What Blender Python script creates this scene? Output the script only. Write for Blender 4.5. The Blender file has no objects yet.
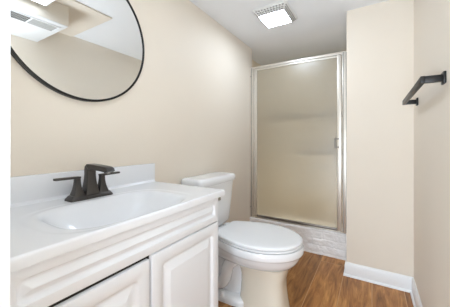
import bpy, bmesh, math, random
from mathutils import Vector, Matrix
random.seed(7)
S = bpy.context.scene
C = S.collection
PI = math.pi

# ------------------------------------------------------------------ camera, world, lights, exposure
F_PX, V0, CAM_H = 240.7, 142.0, 1.12
H_CEIL = 2.2217
cam = bpy.data.cameras.new('camera')
cam.sensor_fit = 'HORIZONTAL'
cam.sensor_width = 36.0
cam.lens = 36.0 * F_PX / 450.0
cam.shift_y = -(153.5 - V0) / 450.0
cam.clip_start = 0.01
cam_o = bpy.data.objects.new('camera', cam)
cam_o.location = (0, 0, CAM_H)
cam_o.rotation_euler = (PI / 2, 0, math.atan2(147, F_PX))
C.objects.link(cam_o)
S.camera = cam_o

w = bpy.data.worlds.new('world')
S.world = w
w.use_nodes = True
w.node_tree.nodes['Background'].inputs[0].default_value = (0.9, 0.95, 1.0, 1)
w.node_tree.nodes['Background'].inputs[1].default_value = 0.3

def area(name, loc, rot, sx, sy, power, col):
    l = bpy.data.lights.new(name, 'AREA')
    l.shape = 'RECTANGLE'; l.size = sx; l.size_y = sy; l.energy = power; l.color = col
    o = bpy.data.objects.new(name, l)
    o.location = loc; o.rotation_euler = rot
    C.objects.link(o)
    return o
# fill light added low in the hall, shining in through the doorway
area('hall_fill', (-0.40, -1.2, 0.35), (math.radians(95), 0, math.radians(-8)), 1.2, 0.5, 38, (0.745, 0.872, 1.0))
# two fill lights added near the camera, one aimed forward, one at the ceiling
area('camera_fill', (-0.10, -0.55, 1.25), (PI / 2, 0, math.radians(8)), 0.5, 0.5, 8, (0.745, 0.872, 1.0))
area('upward_fill', (0.0, -0.05, 1.0), (PI, 0, 0), 0.4, 0.4, 21, (0.745, 0.872, 1.0))
# unseen fill light added under the shower's ceiling to brighten the alcove
area('shower_fill', (-0.74, 3.25, H_CEIL - 0.018), (math.radians(-13), 0, 0), 0.12, 0.12, 5.0, (0.84, 0.92, 1.0)).data.spread = math.radians(52)
LENS_EMIT = 34.0
FLUSH_EMIT = 5.0

S.view_settings.view_transform = 'Standard'
S.view_settings.look = 'None'
S.view_settings.gamma = 1.0
S.view_settings.use_curve_mapping = False
S.view_settings.exposure = 0.26

# ------------------------------------------------------------------ materials
def lin(r, g, b):
    f = lambda c: (c / 12.92) if c <= 0.04045 else ((c + 0.055) / 1.055) ** 2.4
    return (f(r / 255), f(g / 255), f(b / 255), 1)

def mat(name, rgb, rough=0.5, metal=0.0, spec=0.5, coat=0.0, bump=0.0, bscale=200.0, var=0.0, vscale=3.0):
    m = bpy.data.materials.new(name)
    m.use_nodes = True
    nt = m.node_tree
    b = nt.nodes['Principled BSDF']
    b.inputs['Base Color'].default_value = lin(*rgb)
    b.inputs['Roughness'].default_value = rough
    b.inputs['Metallic'].default_value = metal
    b.inputs['Specular IOR Level'].default_value = spec
    b.inputs['Coat Weight'].default_value = coat
    tc = nt.nodes.new('ShaderNodeTexCoord')
    if var:
        n = nt.nodes.new('ShaderNodeTexNoise'); n.inputs['Scale'].default_value = vscale
        n.inputs['Detail'].default_value = 4
        nt.links.new(tc.outputs['Object'], n.inputs['Vector'])
        mx = nt.nodes.new('ShaderNodeMix'); mx.data_type = 'RGBA'
        c = lin(*rgb)
        mx.inputs[6].default_value = tuple(x * (1 - var) for x in c[:3]) + (1,)
        mx.inputs[7].default_value = tuple(min(1, x * (1 + var)) for x in c[:3]) + (1,)
        nt.links.new(n.outputs['Fac'], mx.inputs[0])
        nt.links.new(mx.outputs[2], b.inputs['Base Color'])
    if bump:
        n = nt.nodes.new('ShaderNodeTexNoise'); n.inputs['Scale'].default_value = bscale
        n.inputs['Detail'].default_value = 3
        nt.links.new(tc.outputs['Object'], n.inputs['Vector'])
        bp = nt.nodes.new('ShaderNodeBump'); bp.inputs['Strength'].default_value = bump
        bp.inputs['Distance'].default_value = 0.004
        nt.links.new(n.outputs['Fac'], bp.inputs['Height'])
        nt.links.new(bp.outputs['Normal'], b.inputs['Normal'])
    return m

def emit(name, rgb, strength):
    m = bpy.data.materials.new(name)
    m.use_nodes = True
    b = m.node_tree.nodes['Principled BSDF']
    b.inputs['Base Color'].default_value = (0.85, 0.85, 0.85, 1)
    b.inputs['Roughness'].default_value = 0.4
    b.inputs['Emission Color'].default_value = lin(*rgb)
    b.inputs['Emission Strength'].default_value = strength
    return m

M_WALL = mat('wall_paint', (234, 223, 208), 0.55, spec=0.3, bump=0.12, bscale=160, var=0.015)
M_CEIL = mat('ceiling_paint', (242, 242, 243), 0.8, spec=0.2, bump=0.08, bscale=120)
M_TRIM = mat('trim_paint', (238, 238, 238), 0.35, var=0.01)
M_CAB = mat('white_thermofoil', (240, 242, 246), 0.38, var=0.008)
M_DARK = mat('cabinet_gap', (40, 38, 36), 0.8, var=0.05)
M_MARBLE = mat('cultured_marble', (234, 235, 238), 0.24, coat=0.2, var=0.01, vscale=6)
M_PORC = mat('porcelain', (244, 245, 247), 0.1, coat=0.4, var=0.006)
M_PED = mat('porcelain_warm_bounce', (235, 227, 211), 0.15, coat=0.3, var=0.006)  # white porcelain with the floor's warm reflected light put into its colour
M_SEAT = mat('seat_plastic', (242, 243, 245), 0.22, var=0.006)
M_BRONZE = mat('dark_bronze', (78, 75, 73), 0.32, metal=0.7, var=0.08, vscale=30)
M_BLACK = mat('black_metal', (38, 37, 36), 0.42, metal=0.5, var=0.05, vscale=20)
M_CHROME = mat('chrome', (200, 200, 202), 0.15, metal=1.0, var=0.03, vscale=20)
M_ALU = mat('brushed_aluminium', (226, 220, 210), 0.36, metal=0.7, var=0.05, vscale=25)
M_ALUD = mat('grey_metal_channel', (140, 134, 128), 0.4, metal=0.8, var=0.1, vscale=25)
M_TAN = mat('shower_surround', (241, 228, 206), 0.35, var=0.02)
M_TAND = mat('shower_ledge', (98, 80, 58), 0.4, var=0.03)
M_GRILLE = mat('grille_plastic', (226, 225, 222), 0.5, var=0.01)
M_SLOT = mat('grille_slot', (158, 155, 150), 0.8, var=0.1, vscale=60)
M_VENTD = mat('vent_interior', (70, 68, 64), 0.8, var=0.1, vscale=40)
M_VENTG = mat('vent_filter', (176, 174, 170), 0.8, var=0.06, vscale=90)
M_BRASS = mat('gold_badge', (190, 170, 110), 0.4, metal=0.4, var=0.05)
M_LENS = emit('lit_lens', (221, 237, 255), LENS_EMIT)
M_FLUSH = emit('flush_lens', (221, 237, 255), FLUSH_EMIT)

def mirror_mat():
    m = bpy.data.materials.new('mirror_silver'); m.use_nodes = True
    b = m.node_tree.nodes['Principled BSDF']
    b.inputs['Base Color'].default_value = (0.86, 0.87, 0.86, 1)
    b.inputs['Metallic'].default_value = 1; b.inputs['Roughness'].default_value = 0.012
    return m
M_MIRROR = mirror_mat()

def brick_mat():
    m = mat('whitewashed_brick', (248, 245, 243), 0.75, var=0.05, vscale=14)
    nt = m.node_tree; b = nt.nodes['Principled BSDF']
    tc = nt.nodes.new('ShaderNodeTexCoord')
    n1 = nt.nodes.new('ShaderNodeTexNoise'); n1.inputs['Scale'].default_value = 16; n1.inputs['Detail'].default_value = 8
    n2 = nt.nodes.new('ShaderNodeTexNoise'); n2.inputs['Scale'].default_value = 70; n2.inputs['Detail'].default_value = 4
    ad = nt.nodes.new('ShaderNodeMath'); ad.operation = 'MULTIPLY_ADD'; ad.inputs[1].default_value = 0.35
    for n in (n1, n2): nt.links.new(tc.outputs['Object'], n.inputs['Vector'])
    nt.links.new(n2.outputs['Fac'], ad.inputs[0]); nt.links.new(n1.outputs['Fac'], ad.inputs[2])
    bp = nt.nodes.new('ShaderNodeBump'); bp.inputs['Strength'].default_value = 0.7; bp.inputs['Distance'].default_value = 0.02
    nt.links.new(ad.outputs[0], bp.inputs['Height']); nt.links.new(bp.outputs['Normal'], b.inputs['Normal'])
    return m
M_BRICK = brick_mat()

def glass_mat():
    m = bpy.data.materials.new('obscure_glass'); m.use_nodes = True
    nt = m.node_tree; nt.nodes.clear()
    out = nt.nodes.new('ShaderNodeOutputMaterial')
    tc = nt.nodes.new('ShaderNodeTexCoord')
    n = nt.nodes.new('ShaderNodeTexNoise'); n.inputs['Scale'].default_value = 42; n.inputs['Detail'].default_value = 3
    n.inputs['Distortion'].default_value = 1.0
    bp = nt.nodes.new('ShaderNodeBump'); bp.inputs['Strength'].default_value = 0.6; bp.inputs['Distance'].default_value = 0.004
    nt.links.new(tc.outputs['Object'], n.inputs['Vector']); nt.links.new(n.outputs['Fac'], bp.inputs['Height'])
    tr = nt.nodes.new('ShaderNodeBsdfTransparent'); tr.inputs[0].default_value = (0.93, 0.92, 0.89, 1)
    rf = nt.nodes.new('ShaderNodeBsdfRefraction'); rf.inputs['Roughness'].default_value = 0.1
    rf.inputs['IOR'].default_value = 1.12; rf.inputs[0].default_value = (0.9, 0.885, 0.85, 1)
    df = nt.nodes.new('ShaderNodeBsdfTranslucent'); df.inputs[0].default_value = lin(222, 210, 188)
    gl = nt.nodes.new('ShaderNodeBsdfGlossy'); gl.inputs['Roughness'].default_value = 0.3
    for k in (rf, gl): nt.links.new(bp.outputs['Normal'], k.inputs['Normal'])
    m1 = nt.nodes.new('ShaderNodeMixShader'); m1.inputs[0].default_value = 0.30
    nt.links.new(tr.outputs[0], m1.inputs[1]); nt.links.new(rf.outputs[0], m1.inputs[2])
    m2 = nt.nodes.new('ShaderNodeMixShader'); m2.inputs[0].default_value = 0.12
    nt.links.new(m1.outputs[0], m2.inputs[1]); nt.links.new(df.outputs[0], m2.inputs[2])
    dd = nt.nodes.new('ShaderNodeBsdfDiffuse'); dd.inputs[0].default_value = lin(232, 218, 192)
    m4 = nt.nodes.new('ShaderNodeMixShader'); m4.inputs[0].default_value = 0.26
    nt.links.new(m2.outputs[0], m4.inputs[1]); nt.links.new(dd.outputs[0], m4.inputs[2]); m2 = m4
    fr = nt.nodes.new('ShaderNodeFresnel'); fr.inputs[0].default_value = 1.8
    m3 = nt.nodes.new('ShaderNodeMixShader')
    nt.links.new(fr.outputs[0], m3.inputs[0]); nt.links.new(m2.outputs[0], m3.inputs[1]); nt.links.new(gl.outputs[0], m3.inputs[2])
    nt.links.new(m3.outputs[0], out.inputs[0])
    return m
M_GLASS = glass_mat()

def wood_floor():
    m = bpy.data.materials.new('vinyl_plank'); m.use_nodes = True
    nt = m.node_tree; b = nt.nodes['Principled BSDF']
    N = nt.nodes.new; L = nt.links.new
    tc = N('ShaderNodeTexCoord')
    sp = N('ShaderNodeSeparateXYZ'); L(tc.outputs['Object'], sp.inputs[0])
    cb = N('ShaderNodeCombineXYZ')
    ax = N('ShaderNodeMath'); ax.operation = 'ADD'; ax.inputs[1].default_value = 0.410 + 0.205 * 9
    ay = N('ShaderNodeMath'); ay.operation = 'ADD'; ay.inputs[1].default_value = 1.22 * 4 - 2.41
    L(sp.outputs['X'], ax.inputs[0]); L(sp.outputs['Y'], ay.inputs[0])
    L(ay.outputs[0], cb.inputs['X']); L(ax.outputs[0], cb.inputs['Y'])
    br = N('ShaderNodeTexBrick')
    br.offset = 0.72; br.offset_frequency = 2; br.squash = 1.0
    br.inputs['Scale'].default_value = 1.0
    br.inputs['Mortar Size'].default_value = 0.0035
    br.inputs['Mortar Smooth'].default_value = 0.8
    br.inputs['Brick Width'].default_value = 1.22
    br.inputs['Row Height'].default_value = 0.205
    br.inputs['Bias'].default_value = 0.0
    br.inputs['Color1'].default_value = (0, 0, 0, 1); br.inputs['Color2'].default_value = (1, 1, 1, 1)
    br.inputs['Mortar'].default_value = (0.5, 0.5, 0.5, 1)
    L(cb.outputs[0], br.inputs['Vector'])
    # grain: noise stretched along the plank, shifted per plank
    mp = N('ShaderNodeMapping'); mp.inputs['Scale'].default_value = (1.0, 7.0, 1.0)
    L(cb.outputs[0], mp.inputs['Vector'])
    off = N('ShaderNodeVectorMath'); off.operation = 'MULTIPLY_ADD'
    off.inputs[1].default_value = (7.3, 3.1, 5.7)
    L(br.outputs['Color'], off.inputs[0]); L(mp.outputs[0], off.inputs[2])
    g1 = N('ShaderNodeTexNoise'); g1.inputs['Scale'].default_value = 2.6; g1.inputs['Detail'].default_value = 7
    g1.inputs['Roughness'].default_value = 0.62; g1.inputs['Distortion'].default_value = 0.9
    L(off.outputs[0], g1.inputs['Vector'])
    r1 = N('ShaderNodeValToRGB')
    e = r1.color_ramp.elements
    e[0].position = 0.28; e[0].color = lin(110, 68, 32)
    e[1].position = 0.74; e[1].color = lin(216, 160, 94)
    k = r1.color_ramp.elements.new(0.5); k.color = lin(170, 114, 60)
    L(g1.outputs['Fac'], r1.inputs[0])
    mp2 = N('ShaderNodeMapping'); mp2.inputs['Scale'].default_value = (2.0, 60.0, 1.0)
    L(cb.outputs[0], mp2.inputs['Vector'])
    g2 = N('ShaderNodeTexNoise'); g2.inputs['Scale'].default_value = 3.0; g2.inputs['Detail'].default_value = 4
    L(mp2.outputs[0], g2.inputs['Vector'])
    mr = N('ShaderNodeMapRange'); mr.inputs[1].default_value = 0.3; mr.inputs[2].default_value = 0.7
    mr.inputs[3].default_value = 0.84; mr.inputs[4].default_value = 1.1
    L(g2.outputs['Fac'], mr.inputs[0])
    mu = N('ShaderNodeMix'); mu.data_type = 'RGBA'; mu.blend_type = 'MULTIPLY'; mu.inputs[0].default_value = 1
    L(r1.outputs[0], mu.inputs[6]); L(mr.outputs[0], mu.inputs[7])
    # plank to plank tone
    pr = N('ShaderNodeMapRange'); pr.inputs[3].default_value = 0.82; pr.inputs[4].default_value = 1.14
    L(br.outputs['Color'], pr.inputs[0])
    mu2 = N('ShaderNodeMix'); mu2.data_type = 'RGBA'; mu2.blend_type = 'MULTIPLY'; mu2.inputs[0].default_value = 1
    L(mu.outputs[2], mu2.inputs[6]); L(pr.outputs[0], mu2.inputs[7])
    # highlight of the bevelled joints, painted as a paler colour
    mj = N('ShaderNodeMix'); mj.data_type = 'RGBA'; mj.inputs[7].default_value = lin(204, 160, 112)
    L(br.outputs['Fac'], mj.inputs[0]); L(mu2.outputs[2], mj.inputs[6])
    L(mj.outputs[2], b.inputs['Base Color'])
    b.inputs['Roughness'].default_value = 0.42
    bp = N('ShaderNodeBump'); bp.inputs['Strength'].default_value = 0.12; bp.inputs['Distance'].default_value = 0.003
    L(g2.outputs['Fac'], bp.inputs['Height']); L(bp.outputs['Normal'], b.inputs['Normal'])
    return m
M_FLOOR = wood_floor()

# ------------------------------------------------------------------ mesh helpers
def box(bm, x0, x1, y0, y1, z0, z1, bev=0.0, seg=2):
    r = bmesh.ops.create_cube(bm, size=1)
    vs = r['verts']
    bmesh.ops.scale(bm, verts=vs, vec=(x1 - x0, y1 - y0, z1 - z0))
    bmesh.ops.translate(bm, verts=vs, vec=((x0 + x1) / 2, (y0 + y1) / 2, (z0 + z1) / 2))
    if bev:
        es = list({e for v in vs for e in v.link_edges})
        bmesh.ops.bevel(bm, geom=es, offset=bev, segments=seg, profile=0.5, affect='EDGES')

def rings(bm, rs, cap0=True, cap1=True):
    """bridge a list of point rings of the same length"""
    vr = [[bm.verts.new(p) for p in r] for r in rs]
    n = len(vr[0])
    for a, b in zip(vr, vr[1:]):
        for i in range(n):
            j = (i + 1) % n
            bm.faces.new((a[i], a[j], b[j], b[i]))
    if cap0: bm.faces.new(list(reversed(vr[0])))
    if cap1: bm.faces.new(vr[-1])

def sq_ring(cx, cy, z, hx, hy, p=2.0, n=48, fx=None):
    out = []
    for i in range(n):
        t = 2 * PI * i / n
        c, s = math.cos(t), math.sin(t)
        x = cx + hx * math.copysign(abs(c) ** (2 / p), c)
        y = cy + hy * math.copysign(abs(s) ** (2 / p), s)
        out.append((x, y, z))
    return out

def rrect(hu, hv, r, n=5):
    pts = []
    for k, (su, sv) in enumerate(((1, 1), (-1, 1), (-1, -1), (1, -1))):
        for i in range(n + 1):
            a = PI / 2 * (k + i / n)
            pts.append((su * (hu - r) + r * math.cos(a), sv * (hv - r) + r * math.sin(a)))
    return pts

def tube(bm, pts, rad, n=12):
    pts = [Vector(p) for p in pts]
    rs = []
    up = Vector((0, 0, 1))
    for i, p in enumerate(pts):
        d = (pts[min(i + 1, len(pts) - 1)] - pts[max(i - 1, 0)]).normalized()
        a = d.cross(up)
        if a.length < 1e-3: a = d.cross(Vector((1, 0, 0)))
        a.normalize(); b = a.cross(d)
        r = rad[i] if isinstance(rad, (list, tuple)) else rad
        rs.append([tuple(p + r * (math.cos(2 * PI * k / n) * a + math.sin(2 * PI * k / n) * b)) for k in range(n)])
    rings(bm, rs)

def catmull(pts, sub=5):
    P = [Vector(p) for p in pts]
    P = [2 * P[0] - P[1]] + P + [2 * P[-1] - P[-2]]
    out = []
    for i in range(1, len(P) - 2):
        for k in range(sub):
            t = k / sub
            a, b, c, d = P[i - 1], P[i], P[i + 1], P[i + 2]
            out.append(0.5 * ((2 * b) + (c - a) * t + (2 * a - 5 * b + 4 * c - d) * t * t + (3 * b - a - 3 * c + d) * t ** 3))
    out.append(P[-2])
    return out

def obj(name, bm, m, parent=None, loc=None, smooth=True, angle=38):
    """link one mesh object; coordinates of bm are world, shifted to the parent's / own base"""
    base = Vector(loc) if loc is not None else Vector((0, 0, 0))
    if parent is not None:
        base = Vector(parent['_base'])
    bmesh.ops.recalc_face_normals(bm, faces=bm.faces[:])
    bmesh.ops.translate(bm, verts=bm.verts[:], vec=-base)
    me = bpy.data.meshes.new(name)
    bm.to_mesh(me); bm.free()
    me.materials.append(m)
    if smooth:
        for p in me.polygons: p.use_smooth = True
        try: me.set_sharp_from_angle(angle=math.radians(angle))
        except Exception: pass
    o = bpy.data.objects.new(name, me)
    C.objects.link(o)
    o['_base'] = tuple(base)
    if parent is not None: o.parent = parent
    else: o.location = base
    return o

def thing(name, label, cat, loc, group=None):
    o = bpy.data.objects.new(name, None)
    C.objects.link(o)
    o.location = loc; o.empty_display_size = 0.1
    o['_base'] = tuple(loc); o['label'] = label; o['category'] = cat
    if group: o['group'] = group
    return o

def struct(name, bm, m, label, parent=None):
    o = obj(name, bm, m, parent)
    if parent is None:
        o['kind'] = 'structure'; o['label'] = label
    return o

def boxes(*bs):
    bm = bmesh.new()
    for b in bs: box(bm, *b)
    return bm

# ------------------------------------------------------------------ room shell
XL, XR, H = -1.213, 0.265, 2.2217       # left wall, right wall, ceiling
YN0, YN1 = 0.03, 0.15                  # wall with the doorway the camera stands in
YP = 2.263                             # partition wall facing the camera
XP = -0.183                            # partition's shower side
YS = 2.535                             # front of the shower curb
YC = 2.60                              # where the left wall steps back into the shower
XA, YB = -1.365, 3.42                  # shower's left and back wall
T = 0.1

bm = boxes((-2.2, 1.6, -2.0, 3.6, -0.1, 0.0))
struct('floor', bm, M_FLOOR, 'brown wood plank floor')
bm = boxes((-2.2, 1.6, -2.0, 3.6, H, H + 0.1))
struct('ceiling', bm, M_CEIL, 'flat pale grey ceiling')
bm = boxes((XL - 0.25, XL, YN0, YC, 0, H))
struct('wall_left', bm, M_WALL, 'beige wall behind vanity and toilet')
bm = boxes((XR, XR + T, YN0, 3.6, 0, H))
struct('wall_right', bm, M_WALL, 'beige wall with the towel bar')
bm = boxes((XP, XR, YP, YB, 0, H))
struct('wall_back', bm, M_WALL, 'beige partition wall beside the shower')
bm = boxes((XL, -0.52, YN0, YN1, 0, H), (-0.52, XR, YN0, YN1, 2.05, H))
struct('wall_front', bm, M_WALL, 'beige wall around the doorway')
bm = boxes((XA - T, XA, YC, YB + T, 0, H), (XA, XP, YB, YB + T, 0, H))
struct('wall_shower', bm, M_TAN, 'tan shower surround behind the glass')
bm = boxes((XA, XP, 2.69, YB, 0.0, 0.09))
struct('floor_shower', bm, M_TAN, 'tan shower pan')
# hall outside the doorway
bm = boxes((-2.2, -2.1, -2.0, YN0, 0, H))
struct('wall_hall_left', bm, M_WALL, 'hall wall')
bm = boxes((1.5, 1.6, -2.0, YN0, 0, H))
struct('wall_hall_right', bm, M_WALL, 'hall wall')
bm = boxes((-2.2, 1.6, -2.0, -1.9, 0, H))
struct('wall_hall_back', bm, M_WALL, 'hall wall')
bm = boxes((-2.1, XL, YN0 - 0.06, YN0, 0, H), (XR, 1.5, YN0 - 0.06, YN0, 0, H))
struct('wall_hall_front', bm, M_WALL, 'hall wall beside the doorway')
# door jamb at the picture's edge
bm = boxes((-0.52, -0.5, YN0 - 0.012, YN1 + 0.002, 0, 2.05, 0.002), (-0.5, XR, YN0 - 0.012, YN1 + 0.002, 2.03, 2.05, 0.002))
struct('trim_1', bm, M_TRIM, 'white door jamb')

# baseboards: profile with a small bevelled cap
def baseboard(name, pts, label, h=0.112, t=0.014):
    """pts: plan polyline of the wall face, board on its left side"""
    prof = [(0, 0), (t + 0.010, 0), (t + 0.009, 0.010), (t + 0.005, 0.015), (t, 0.017), (t, h - 0.022), (t - 0.005, h - 0.008), (t - 0.008, h), (0, h)]
    P = [Vector((p[0], p[1], 0)) for p in pts]
    rs = []
    for i, p in enumerate(P):
        ns = []
        if i > 0:
            d = (P[i] - P[i - 1]).normalized(); ns.append(Vector((-d.y, d.x, 0)))
        if i < len(P) - 1:
            d = (P[i + 1] - P[i]).normalized(); ns.append(Vector((-d.y, d.x, 0)))
        n = sum(ns, Vector((0, 0, 0)))
        n = n / n.length_squared * len(ns) if len(ns) == 1 else n / (1 + ns[0].dot(ns[1]))
        rs.append([tuple(p + n * a + Vector((0, 0, z))) for a, z in prof])
    bm = bmesh.new(); rings(bm, rs)
    return struct(name, bm, M_TRIM, label)
baseboard('baseboard_back', [(XR, YP), (XP, YP), (XP, YS - 0.012)], 'white baseboard of the partition wall')
baseboard('baseboard_right', [(XR, YN1), (XR, YP - 0.006)], 'white baseboard under the towel bar wall')
baseboard('baseboard_left', [(XL, YS - 0.005), (XL, 1.09)], 'white baseboard behind the toilet')

# bulkhead seen in the mirror, above the right wall
bm = boxes((-0.30, XR, YN1, 1.0, 2.053, H))
struct('trim_2', bm, M_WALL, 'beige ceiling bulkhead over the doorway')
bm = boxes((-0.425, XR, 1.0, 1.30, H - 0.012, H), (-0.425, -0.30, 0.86, 1.0, H - 0.012, H))
struct('trim_3', bm, M_WALL, 'shallow beige ceiling band beside the bulkhead')

# whitewashed brick curb under the shower door
def curb():
    bm = bmesh.new()
    x0, x1, y0, y1, z1 = XL, XP, YS, 2.69, 0.247
    nx, nz = 200, 48
    def hsh(i, j):
        return (math.sin(i * 12.9898 + j * 78.233) * 43758.5453) % 1.0
    def vn(x, y):
        i, j = math.floor(x), math.floor(y); fx, fy = x - i, y - j
        fx = fx * fx * (3 - 2 * fx); fy = fy * fy * (3 - 2 * fy)
        a = hsh(i, j) * (1 - fx) + hsh(i + 1, j) * fx; b = hsh(i, j + 1) * (1 - fx) + hsh(i + 1, j + 1) * fx
        return a * (1 - fy) + b * fy
    def disp(x, z):
        # old brick courses show through the thick paint towards the right
        d = 0.010 * (vn(x * 15, z * 22) - 0.5) + 0.004 * (vn(x * 60 + 9, z * 60) - 0.5)
        row = (z - 0.02 + 0.018 * (vn(x * 11, 3.3) - 0.5)) / 0.068
        k = math.floor(row); fr = abs((row - k) - 0.5) * 2
        show = min(1, max(0.0, (x + 0.60) / 0.14)) * (0.4 + 0.6 * vn(x * 9 + 3, z * 14))
        d -= show * 0.008 * max(0, (fr - 0.74) / 0.26)
        col = (x + 0.1 * (k % 2)) / 0.21
        fc = abs((col - math.floor(col)) - 0.5) * 2
        d -= show * 0.009 * max(0, (fc - 0.9) / 0.1)
        return d
    front = []
    for j in range(nz + 1):
        z = z1 * j / nz
        row = []
        for i in range(nx + 1):
            x = x0 + (x1 - x0) * i / nx
            y = y0 - disp(x, z)
            if z > z1 - 0.012:
                y += 0.012 - math.sqrt(max(0, 0.012 ** 2 - (z - z1 + 0.012) ** 2))
            row.append(bm.verts.new((x, y, z + (0.003 * (vn(x * 12, 4) - 0.5) if j == nz else 0))))
        front.append(row)
    back = [[bm.verts.new((x0 + (x1 - x0) * i / nx, y1, z)) for i in range(nx + 1)] for z in (z1, 0)]
    rows = front + back
    for a, b in zip(rows, rows[1:]):
        for i in range(nx):
            bm.faces.new((a[i], a[i + 1], b[i + 1], b[i]))
    for i in range(nx):
        bm.faces.new((rows[-1][i], rows[-1][i + 1], rows[0][i + 1], rows[0][i]))
    bm.faces.new([r[0] for r in rows]); bm.faces.new([r[-1] for r in rows])
    return bm
o = obj('shower_curb', curb(), M_BRICK)
o['kind'] = 'structure'; o['label'] = 'whitewashed painted brick curb under the shower door'

# ------------------------------------------------------------------ vanity
VY0, VY1 = 0.172, 1.075
VX = -0.70                              # front of cabinet box
van = thing('vanity_cabinet', 'white bathroom vanity cabinet with raised panel doors under the sink top', 'cabinet', (-0.95, 0.62, 0))
bm = boxes((XL + 0.004, VX - 0.018, VY0, VY0 + 0.016, 0.0, 0.838), (XL + 0.004, VX - 0.018, VY1 - 0.016, VY1, 0.0, 0.838, 0.001),
           (VX - 0.018, VX, VY0, VY1, 0.10, 0.838, 0.0012), (XL + 0.004, XL + 0.012, VY0 + 0.016, VY1 - 0.016, 0.10, 0.70),
           (XL + 0.004, VX - 0.018, VY0 + 0.016, VY1 - 0.016, 0.10, 0.116), (VX - 0.078, VX - 0.062, VY0 + 0.016, VY1 - 0.016, 0.0, 0.10))
obj('body', bm, M_CAB, van)

def raised(y0, y1, z0, z1, xb, th, prof, g_r=0.012):
    """slab door facing +x: prof is a list of (inset, depth below face, corner radius)"""
    cy, cz, hy, hz = (y0 + y1) / 2, (z0 + z1) / 2, (y1 - y0) / 2, (z1 - z0) / 2
    bm = bmesh.new()
    rs = []
    def ring(ins, x, r):
        return [(x, cy + u, cz + v) for u, v in rrect(hy - ins, hz - ins, r)]
    rs.append(ring(0.0, xb, 0.002))
    rs.append(ring(0.0, xb + th - 0.004, 0.002))
    rs.append(ring(0.0012, xb + th - 0.0012, 0.003))
    rs.append(ring(0.004, xb + th, 0.004))
    for ins, d, r in prof:
        rs.append(ring(ins, xb + th - d, r))
    rings(bm, rs)
    return bm
DP = [(0.046, 0, 0.022), (0.049, 0.0018, 0.021), (0.053, 0.0085, 0.019), (0.058, 0.0115, 0.016), (0.064, 0.0115, 0.012),
      (0.068, 0.0105, 0.004), (0.094, 0.0012, 0.002), (0.096, 0.0003, 0.002), (0.099, 0.0, 0.002)]
DR = [(0.030, 0, 0.020), (0.032, 0.0018, 0.019), (0.035, 0.0085, 0.017), (0.039, 0.0115, 0.014), (0.043, 0.0115, 0.010),
      (0.046, 0.0105, 0.004), (0.060, 0.0012, 0.002), (0.0615, 0.0003, 0.002), (0.063, 0.0, 0.001)]
obj('drawer_front', raised(0.186, 1.052, 0.712, 0.836, VX, 0.018, DR), M_CAB, van)
obj('door', raised(0.186, 0.599, 0.135, 0.697, VX, 0.018, DP), M_CAB, van)
obj('door', raised(0.608, 1.052, 0.135, 0.706, VX, 0.018, DP), M_CAB, van)
# dark reveal strip between doors and drawer
obj('reveal', boxes((VX - 0.002, VX + 0.0015, 0.19, 0.612, 0.14, 0.711), (VX - 0.002, VX + 0.0015, 0.60, 0.615, 0.14, 0.70)), M_DARK, van)

top = thing('sink_top', 'white one-piece sink top with recessed basin and backsplash on the vanity', 'sink', (-0.94, 0.62, 0.838))
def sinktop():
    x0, x1, y0, y1, zt, zb = XL + 0.003, -0.664, 0.158, 1.088, 0.868, 0.838
    R = 0.008
    def axis(a, b, n, fine_b, fine_a):
        xs = [a + (b - a) * i / n for i in range(n + 1)]
        ex = [R * k / 5 for k in range(1, 6)]
        if fine_b: xs += [b - e for e in ex]
        if fine_a: xs += [a + e for e in ex]
        return sorted(set(round(v, 5) for v in xs))
    X = axis(x0, x1, 92, True, False); Y = axis(y0, y1, 150, True, True)
    cx, cy, a, b, D = -0.862, 0.612, 0.172, 0.255, 0.125
    def basin(x, y):
        d = (abs((x - cx) / a) ** 3.6 + abs((y - cy) / b) ** 3.6) ** (1 / 3.6)
        if d >= 1.06: return 0.0
        if d > 0.96:
            t = (1.06 - d) / 0.10
            return 0.012 * t * t
        t = 0.96 - d
        return 0.012 + (D - 0.012) * (1 - (1 - min(1, t / 0.80)) ** 2.6)
    def ztop(x, y):
        z = zt
        # soft outer step around the basin
        d2 = (abs((x - cx - 0.0) / (a + 0.03)) ** 3.4 + abs((y - cy) / (b + 0.05)) ** 3.4) ** (1 / 3.4)
        z -= 0.0015 * min(1, max(0, (1.02 - d2) / 0.05))
        z -= basin(x, y)
        for e in (x1 - x, y1 - y, y - y0):
            if e < R: z -= R - math.sqrt(max(0, R * R - (R - e) ** 2))
        c = x - (XL + 0.022)
        if c < 0.012: z += 0.012 - math.sqrt(max(0, 0.012 ** 2 - (0.012 - max(0, c)) ** 2))
        return z
    bm = bmesh.new()
    g = [[bm.verts.new((x, y, ztop(x, y))) for y in Y] for x in X]
    u = [[bm.verts.new((x, y, min(zb, zt - basin(x, y) - 0.012 if basin(x, y) > 0 else zb))) for y in Y] for x in X]
    nx, ny = len(X), len(Y)
    for i in range(nx - 1):
        for j in range(ny - 1):
            bm.faces.new((g[i][j], g[i + 1][j], g[i + 1][j + 1], g[i][j + 1]))
            bm.faces.new((u[i][j], u[i][j + 1], u[i + 1][j + 1], u[i + 1][j]))
    for i in range(nx - 1):
        for j in (0, ny - 1):
            bm.faces.new((g[i][j], u[i][j], u[i + 1][j], g[i + 1][j]))
    for j in range(ny - 1):
        for i in (0, nx - 1):
            bm.faces.new((g[i][j], g[i][j + 1], u[i][j + 1], u[i][j]))
    return bm
obj('counter_with_basin', sinktop(), M_MARBLE, top, angle=50)
obj('backsplash', boxes((XL + 0.002, XL + 0.021, 0.158, 1.088, 0.860, 0.983, 0.003)), M_MARBLE, top)
bm = bmesh.new()
rings(bm, [sq_ring(-0.862, 0.612, z, r, r, 2, 32) for z, r in ((0.7435, 0.032), (0.7465, 0.032), (0.748, 0.029), (0.7465, 0.022), (0.745, 0.0))][:-1])
obj('drain', bm, M_BRONZE, top)

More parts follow.
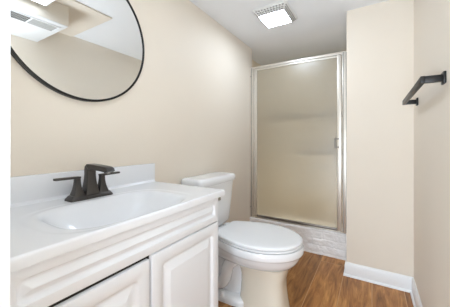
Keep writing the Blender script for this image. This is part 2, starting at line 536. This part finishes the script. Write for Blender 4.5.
# ------------------------------------------------------------------ faucet
FX, FY, FZ = -1.095, 0.615, 0.868
fa = thing('faucet', 'dark bronze two-handle faucet with squared spout on the white sink top', 'faucet', (FX, FY, FZ))
def rr_ring(cx, cy, z, hx, hy, r):
    return [(cx + u, cy + v, z) for u, v in rrect(hx, hy, r, 4)]
bm = bmesh.new()
rings(bm, [rr_ring(FX, FY, FZ + 0.0005, 0.031, 0.095, 0.006), rr_ring(FX, FY, FZ + 0.006, 0.031, 0.095, 0.006),
           rr_ring(FX, FY, FZ + 0.010, 0.029, 0.092, 0.005), rr_ring(FX, FY, FZ + 0.021, 0.022, 0.084, 0.004),
           rr_ring(FX, FY, FZ + 0.022, 0.020, 0.082, 0.003)])
obj('base_plate', bm, M_BRONZE, fa)
def flare(cy, h, w0, w1, d0, d1, z0=0.018):
    rs = []
    for k in range(9):
        t = k / 8
        f = (1 - t) ** 2.2
        rs.append(rr_ring(FX, cy, FZ + z0 + (h - z0) * t, d1 + (d0 - d1) * f, w1 + (w0 - w1) * f, 0.004))
    b = bmesh.new(); rings(b, rs)
    return b
for s in (-1, 1):
    cy = FY + s * 0.056
    hd = obj('handle', flare(cy, 0.094, 0.024, 0.0105, 0.024, 0.0115), M_BRONZE, fa)
    b = bmesh.new()
    y0, y1 = sorted((cy - s * 0.0105, cy + s * 0.090))
    box(b, FX - 0.0135, FX + 0.0135, y0, y1, FZ + 0.0925, FZ + 0.1015, 0.002)
    # slight rise toward the lever's tip
    for v in b.verts:
        t = abs(v.co.y - cy) / 0.098
        v.co.z += (0.002 * t if s < 0 else 0.002 * t)
        v.co.x = FX + (v.co.x - FX) * (1 - 0.25 * t)
    obj('lever', b, M_BRONZE, hd)
obj('spout_column', flare(FY, 0.130, 0.031, 0.0185, 0.029, 0.016), M_BRONZE, fa)
# squared spout arm: swept rectangle turning forward
b = bmesh.new()
path = [(0.0, 0.112), (0.0, 0.126), (0.0015, 0.135), (0.006, 0.1385), (0.018, 0.140), (0.06, 0.140), (0.11, 0.1375), (0.136, 0.135), (0.145, 0.131), (0.148, 0.125)]
hh = [0.016, 0.016, 0.0160, 0.0150, 0.0125, 0.0115, 0.011, 0.011, 0.0115, 0.011]
rs = []
for i, (px, pz) in enumerate(path):
    a = path[max(0, i - 1)]; c = path[min(len(path) - 1, i + 1)]
    d = Vector((c[0] - a[0], 0, c[1] - a[1])).normalized()
    nrm = Vector((-d.z, 0, d.x))
    ring = []
    for u, v in rrect(0.0185, hh[i], 0.002, 3):
        ring.append((FX + px + nrm.x * v, FY + u, FZ + pz + nrm.z * v))
    rs.append(ring)
rings(b, rs)
obj('spout', b, M_BRONZE, fa)
b = bmesh.new()
rings(b, [sq_ring(FX + 0.138, FY, FZ + z, 0.008, 0.008, 2, 20) for z in (0.119, 0.128)])
obj('aerator', b, M_CHROME, fa)

# ------------------------------------------------------------------ mirror
MY, MZ, MR = 0.652, 1.673, 0.352
mi = thing('round_mirror', 'round wall mirror with a thin black metal frame above the sink', 'mirror', (XL, MY, MZ))
b = bmesh.new()
n = 128
prof = [(MR - 0.011, 0.001), (MR - 0.011, 0.020), (MR - 0.010, 0.0225), (MR - 0.002, 0.0225), (MR, 0.021), (MR, 0.001)]
vr = [[b.verts.new((XL + x, MY + r * math.cos(2 * PI * k / n), MZ + r * math.sin(2 * PI * k / n))) for r, x in prof] for k in range(n)]
for k in range(n):
    for j in range(len(prof)):
        jj = (j + 1) % len(prof)
        b.faces.new((vr[k][j], vr[(k + 1) % n][j], vr[(k + 1) % n][jj], vr[k][jj]))
obj('frame', b, M_BLACK, mi)
b = bmesh.new()
rings(b, [[(XL + x, MY + (MR - 0.0105) * math.cos(2 * PI * k / n), MZ + (MR - 0.0105) * math.sin(2 * PI * k / n)) for k in range(n)] for x in (0.002, 0.018)])
obj('mirror_glass', b, M_MIRROR, mi)

# ------------------------------------------------------------------ toilet
TY = 1.562
to = thing('toilet', 'white two-piece toilet with closed lid between the vanity and the shower', 'toilet', (-0.85, TY, 0))
TXB = XL + 0.012
b = bmesh.new()
rs = []
for z, hx, hy, p in ((0.445, 0.072, 0.190, 4), (0.455, 0.082, 0.206, 5), (0.48, 0.088, 0.214, 6), (0.60, 0.093, 0.222, 7), (0.72, 0.098, 0.230, 7), (0.806, 0.101, 0.235, 7)):
    rs.append(sq_ring(TXB + 0.004 + hx, TY, z, hx, hy, p, 72))
rings(b, rs)
obj('tank', b, M_PORC, to)
b = bmesh.new()
rs = []
for z, d in ((0.803, 0.010), (0.806, 0.003), (0.812, 0.0), (0.838, 0.0), (0.847, 0.003), (0.853, 0.010), (0.857, 0.022), (0.858, 0.045)):
    rs.append(sq_ring(TXB + 0.112, TY, z, 0.112 - d, 0.246 - d, 7, 72))
rings(b, rs)
obj('tank_lid', b, M_PORC, to)
b = bmesh.new()
tube(b, [(TXB + 0.19, TY - 0.170, 0.712), (TXB + 0.232, TY - 0.170, 0.712)], 0.012, 16)
box(b, TXB + 0.222, TXB + 0.236, TY - 0.182, TY - 0.040, 0.684, 0.716, 0.003)
obj('flush_lever', b, M_CHROME, to)

def egg(xb, xf, hw, wb, z, n=80, sm=0.52):
    """closed plan outline: straight-ish back of half width wb, widest hw, rounded front at xf"""
    half = []
    m = n // 2
    for i in range(m + 1):
        s = 1 - (1 - i / m) if False else 0.5 - 0.5 * math.cos(PI * i / m)
        if s <= sm: wv = wb + (hw - wb) * math.sin(s / sm * PI / 2)
        else: wv = hw * math.sqrt(max(0, 1 - ((s - sm) / (1 - sm)) ** 2.0))
        # round the rear corners
        e = s * (xf - xb)
        if e < 0.014: wv *= 1 - 0.12 * (1 - e / 0.014) ** 2
        half.append((xb + (xf - xb) * s, wv))
    pts = [(x, TY + v, z) for x, v in half] + [(x, TY - v, z) for x, v in reversed(half[:-1])]
    return pts
b = bmesh.new()
# bowl and rim
secs = [(-0.98, -0.505, 0.100, 0.085, 0.282), (-0.985, -0.470, 0.135, 0.09, 0.292), (-0.985, -0.440, 0.165, 0.10, 0.310), (-0.985, -0.414, 0.194, 0.115, 0.338), (-0.985, -0.397, 0.212, 0.125, 0.366),
        (-0.985, -0.392, 0.219, 0.128, 0.385), (-0.985, -0.386, 0.224, 0.13, 0.393), (-0.985, -0.376, 0.232, 0.135, 0.400), (-0.985, -0.3735, 0.234, 0.137, 0.406), (-0.985, -0.3735, 0.234, 0.14, 0.440), (-0.985, -0.377, 0.231, 0.138, 0.446)]
rings(b, [egg(x0, x1, hw, wb, z) for x0, x1, hw, wb, z in secs])
# deck under the tank
box(b, TXB + 0.02, -0.93, TY - 0.125, TY + 0.125, 0.36, 0.446, 0.012, 3)
# front pedestal column
rs = []
for z, xb_, xf_, hy_ in ((0.0, -0.80, -0.468, 0.118), (0.03, -0.80, -0.474, 0.116), (0.08, -0.795, -0.482, 0.110), (0.15, -0.79, -0.490, 0.105), (0.21, -0.79, -0.490, 0.105), (0.26, -0.80, -0.476, 0.116), (0.30, -0.85, -0.47, 0.128)):
    rs.append(sq_ring((xb_ + xf_) / 2, TY, z, (xf_ - xb_) / 2, hy_, 3.2, 64))
bc = bmesh.new(); rings(bc, rs)
obj('pedestal', bc, M_PED, to)['label'] = 'front pedestal of the toilet, warm reflected light painted into its off-white'
# rear body and foot flange
rs = []
for z, x0, x1, hy_ in ((0.05, -1.12, -0.78, 0.07), (0.20, -1.12, -0.76, 0.065), (0.38, -1.12, -0.78, 0.09)):
    rs.append(sq_ring((x0 + x1) / 2, TY, z, (x1 - x0) / 2, hy_, 4, 40))
rings(b, rs)
rs = []
for z, d in ((0.0, 0.0), (0.028, 0.0), (0.040, 0.008), (0.048, 0.03)):
    rs.append(sq_ring(-0.93, TY, z, 0.215 - d, 0.135 - d, 4, 56))
rings(b, rs)
obj('bowl', b, M_PORC, to, angle=50)
for s in (-1, 1):
    b = bmesh.new()
    tube(b, catmull([(-0.80, TY + s * 0.075, 0.31), (-0.87, TY + s * 0.085, 0.25), (-0.90, TY + s * 0.085, 0.15), (-0.945, TY + s * 0.085, 0.10), (-1.01, TY + s * 0.085, 0.14), (-1.04, TY + s * 0.080, 0.24), (-1.07, TY + s * 0.07, 0.30)], 6), 0.042, 16)
    obj('trapway', b, M_PORC, to)
    b = bmesh.new()
    rings(b, [sq_ring(-0.905, TY + s * 0.118, z, r, r, 2, 20) for z, r in ((0.030, 0.017), (0.055, 0.016), (0.064, 0.012), (0.067, 0.006))])
    obj('bolt_cap', b, M_SEAT, to)
b = bmesh.new()
rings(b, [egg(-0.955, -0.381 - d, 0.229 - d, 0.148 - d, z) for z, d in ((0.450, 0.004), (0.452, 0.0), (0.459, 0.0), (0.4625, 0.004))])
obj('seat', b, M_SEAT, to)
b = bmesh.new()
rings(b, [egg(-0.962 + d * 0.3, -0.3815 - d, 0.2295 - d, 0.148 - d, z) for z, d in ((0.4655, 0.004), (0.4675, 0.0), (0.476, 0.0), (0.481, 0.004), (0.4835, 0.012), (0.485, 0.03), (0.487, 0.09))])
obj('lid', b, M_SEAT, to)
for s in (-1, 1):
    b = bmesh.new()
    box(b, -0.995, -0.955, TY + s * 0.075 - 0.022, TY + s * 0.075 + 0.022, 0.444, 0.478, 0.006, 3)
    obj('hinge', b, M_SEAT, to)

# ------------------------------------------------------------------ shower door
X0, X1, ZB, ZT = XL + 0.003, XP - 0.004, 0.249, 1.986
YF = 2.545
sd = thing('shower_door', 'framed obscure glass shower door standing on the white brick curb', 'shower door', ((X0 + X1) / 2, YF, ZB))
fr = obj('frame', boxes((X0, X0 + 0.040, YF, YF + 0.045, ZB, ZT, 0.002),
                        (X1 - 0.055, X1, YF, YF + 0.045, ZB, ZT, 0.002),
                        (X0 + 0.040, X1 - 0.055, YF, YF + 0.045, ZT - 0.022, ZT, 0.002),
                        (X0 + 0.040, X1 - 0.055, YF + 0.002, YF + 0.045, ZB, ZB + 0.010, 0.001)), M_ALU, sd)
obj('channel', boxes((X0 + 0.014, X0 + 0.020, YF - 0.0012, YF + 0.002, ZB + 0.01, ZT - 0.01), (X1 - 0.024, X1 - 0.013, YF - 0.0012, YF + 0.002, ZB + 0.01, ZT - 0.01),
                      (X1 - 0.048, X1 - 0.043, YF - 0.0012, YF + 0.002, ZB + 0.01, ZT - 0.01)), M_ALUD, fr)
DX0, DX1 = X0 + 0.044, X1 - 0.060
lf = obj('door_leaf_frame', boxes((DX0, DX0 + 0.034, YF + 0.006, YF + 0.032, ZB + 0.014, ZT - 0.026, 0.003),
                                  (DX1 - 0.040, DX1, YF - 0.004, YF + 0.032, ZB + 0.014, ZT - 0.026, 0.003),
                                  (DX0 + 0.034, DX1 - 0.040, YF + 0.006, YF + 0.032, ZT - 0.044, ZT - 0.026, 0.002)), M_ALU, sd)
obj('bottom_rail', boxes((DX0 + 0.034, DX1 - 0.040, YF + 0.004, YF + 0.032, ZB + 0.014, ZB + 0.034, 0.003)), M_ALUD, sd)
obj('glass_panel', boxes((DX0 + 0.030, DX1 - 0.036, YF + 0.016, YF + 0.022, ZB + 0.030, ZT - 0.040)), M_GLASS, sd)
b = bmesh.new()
hx = DX1 - 0.032
box(b, hx - 0.022, hx + 0.010, YF - 0.022, YF - 0.003, 1.144, 1.156, 0.002)
box(b, hx - 0.022, hx + 0.010, YF - 0.022, YF - 0.003, 1.064, 1.076, 0.002)
box(b, hx - 0.030, hx - 0.018, YF - 0.026, YF - 0.012, 1.060, 1.160, 0.003)
obj('handle', b, M_ALUD, sd)
b = bmesh.new()
for z in (0.37, 1.88):
    tube(b, [(X0 + 0.007, YF + 0.001, z), (X0 + 0.007, YF - 0.003, z)], 0.005, 12)
obj('screw', b, M_ALUD, sd)

# inside the shower: ledge and shelf seen through the glass
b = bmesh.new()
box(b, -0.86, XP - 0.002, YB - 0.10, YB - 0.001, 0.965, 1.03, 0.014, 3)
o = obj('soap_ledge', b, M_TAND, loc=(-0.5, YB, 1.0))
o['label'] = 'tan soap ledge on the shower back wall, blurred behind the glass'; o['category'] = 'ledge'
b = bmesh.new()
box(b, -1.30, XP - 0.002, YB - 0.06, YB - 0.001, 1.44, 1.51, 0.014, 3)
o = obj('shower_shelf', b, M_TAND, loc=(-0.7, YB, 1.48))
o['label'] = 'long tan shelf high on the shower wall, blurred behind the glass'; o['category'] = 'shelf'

# ------------------------------------------------------------------ towel bar
tb = thing('towel_bar', 'black square towel bar mounted on the right beige wall', 'towel bar', (XR, 1.70, 1.40))
BZ, BX = 1.392, XR - 0.076
YA, YE = 1.357, 2.065
obj('bar', boxes((BX - 0.008, BX + 0.008, YA - 0.013, YE + 0.013, BZ - 0.015, BZ + 0.015, 0.0015)), M_BLACK, tb)
for y in (YA, YE):
    p = obj('post', boxes((BX + 0.006, XR - 0.008, y - 0.012, y + 0.012, BZ - 0.0145, BZ + 0.0145, 0.0015)), M_BLACK, tb)
    obj('flange', boxes((XR - 0.010, XR - 0.0005, y - 0.024, y + 0.024, BZ - 0.025, BZ + 0.025, 0.002)), M_BLACK, p)

# ------------------------------------------------------------------ ceiling fan light
LX0, LX1, LY0, LY1 = -0.858, -0.566, 1.835, 2.170
fl = thing('exhaust_fan_light', 'lit square exhaust fan light with slotted white grille on the ceiling', 'ceiling light', ((LX0 + LX1) / 2, (LY0 + LY1) / 2, H))
b = bmesh.new()
cx, cy, hx, hy = (LX0 + LX1) / 2, (LY0 + LY1) / 2, (LX1 - LX0) / 2, (LY1 - LY0) / 2
IX, IY, ZT_, ZB_ = 0.107, 0.112, H - 0.010, H - 0.042
rings(b, [rr_ring(cx, cy, H - 0.0005, hx, hy, 0.008), rr_ring(cx, cy, H - 0.006, hx, hy, 0.008),
          rr_ring(cx, cy, ZT_, hx - 0.006, hy - 0.006, 0.008), rr_ring(cx, cy, ZB_, IX + 0.002, IY + 0.002, 0.008)])
gr = obj('grille', b, M_GRILLE, fl)
b = bmesh.new()
def slope_z(f): return ZT_ + (ZB_ - ZT_) * f
for f in (0.22, 0.5, 0.78):
    z = slope_z(f)
    xx = hx - 0.006 + (IX + 0.008 - hx) * f; yy = hy - 0.006 + (IY + 0.008 - hy) * f
    for k in range(12):       # slots on the sides running along y
        y = cy - yy + 0.012 + k * (2 * yy - 0.024) / 11.6
        for sx in (-1, 1):
            box(b, cx + sx * xx - 0.0035, cx + sx * xx + 0.0035, y, y + 0.015, z - 0.003, z + 0.003)
    for k in range(10):       # slots on the sides running along x
        x = cx - xx + 0.012 + k * (2 * xx - 0.024) / 9.6
        for sy in (-1, 1):
            box(b, x, x + 0.015, cy + sy * yy - 0.0045, cy + sy * yy + 0.0045, z - 0.003, z + 0.003)
obj('slots', b, M_SLOT, gr)
b = bmesh.new()
rings(b, [rr_ring(cx, cy, H - 0.0415, IX, IY, 0.008), rr_ring(cx, cy, H - 0.0435, IX, IY, 0.008), rr_ring(cx, cy, H - 0.046, IX - 0.006, IY - 0.006, 0.008)])
obj('lens', b, M_LENS, fl)
obj('badge', boxes((-0.712, -0.692, 2.060, 2.070, H - 0.0472, H - 0.0458)), M_BRASS, fl)

# flush lamp near the doorway (its corner shows in the mirror)
QX0, QX1, QY0, QY1 = -0.62, -0.338, 0.548, 0.828
ql = thing('flush_ceiling_lamp', 'square white flush lamp whose corner shows at the top of the round mirror', 'ceiling light', ((QX0 + QX1) / 2, (QY0 + QY1) / 2, H))
b = boxes((QX0, QX1, QY0, QY1, H - 0.102, H - 0.0005, 0.004))
obj('housing', b, M_TRIM, ql)
b = boxes((QX0 + 0.012, QX1 - 0.012, QY0 + 0.012, QY1 - 0.012, H - 0.104, H - 0.101))
obj('diffuser', b, M_FLUSH, ql)

# return air panel under the bulkhead (mirror)
va = thing('air_vent', 'white vent panel with dark louvres under the bulkhead, seen in the mirror', 'vent', (-0.02, 0.58, 2.053))
obj('panel', boxes((-0.298, XR - 0.002, YN1 + 0.02, 0.998, 2.046, 2.0525, 0.002)), M_TRIM, va)
g = obj('louvre_dark', boxes((-0.232, -0.118, 0.40, 0.776, 2.0425, 2.0465)), M_VENTD, va)
obj('louvre_light', boxes((-0.232, -0.118, 0.788, 0.955, 2.0425, 2.0465)), M_VENTG, va)
b = bmesh.new()
for y0, y1 in ((0.40, 0.776), (0.788, 0.955)):
    n_ = int((y1 - y0) / 0.011)
    for k in range(n_):
        box(b, -0.232, -0.118, y0 + k * 0.011, y0 + k * 0.011 + 0.0018, 2.0405, 2.0435)
for k in range(4):
    x = -0.232 + k * 0.038
    box(b, x - 0.0015, x + 0.0015, 0.40, 0.955, 2.040, 2.0435)
obj('slats', b, M_VENTG, va)
b = boxes((-0.245, -0.232, 0.385, 0.97, 2.040, 2.0465, 0.001), (-0.118, -0.105, 0.385, 0.97, 2.040, 2.0465, 0.001), (-0.232, -0.118, 0.955, 0.97, 2.040, 2.0465, 0.001),
          (-0.232, -0.118, 0.776, 0.788, 2.040, 2.0465, 0.001), (-0.232, -0.118, 0.385, 0.40, 2.040, 2.0465, 0.001))
obj('vent_frame', b, M_TRIM, va)

for o in bpy.data.objects:
    if '_base' in o: del o['_base']
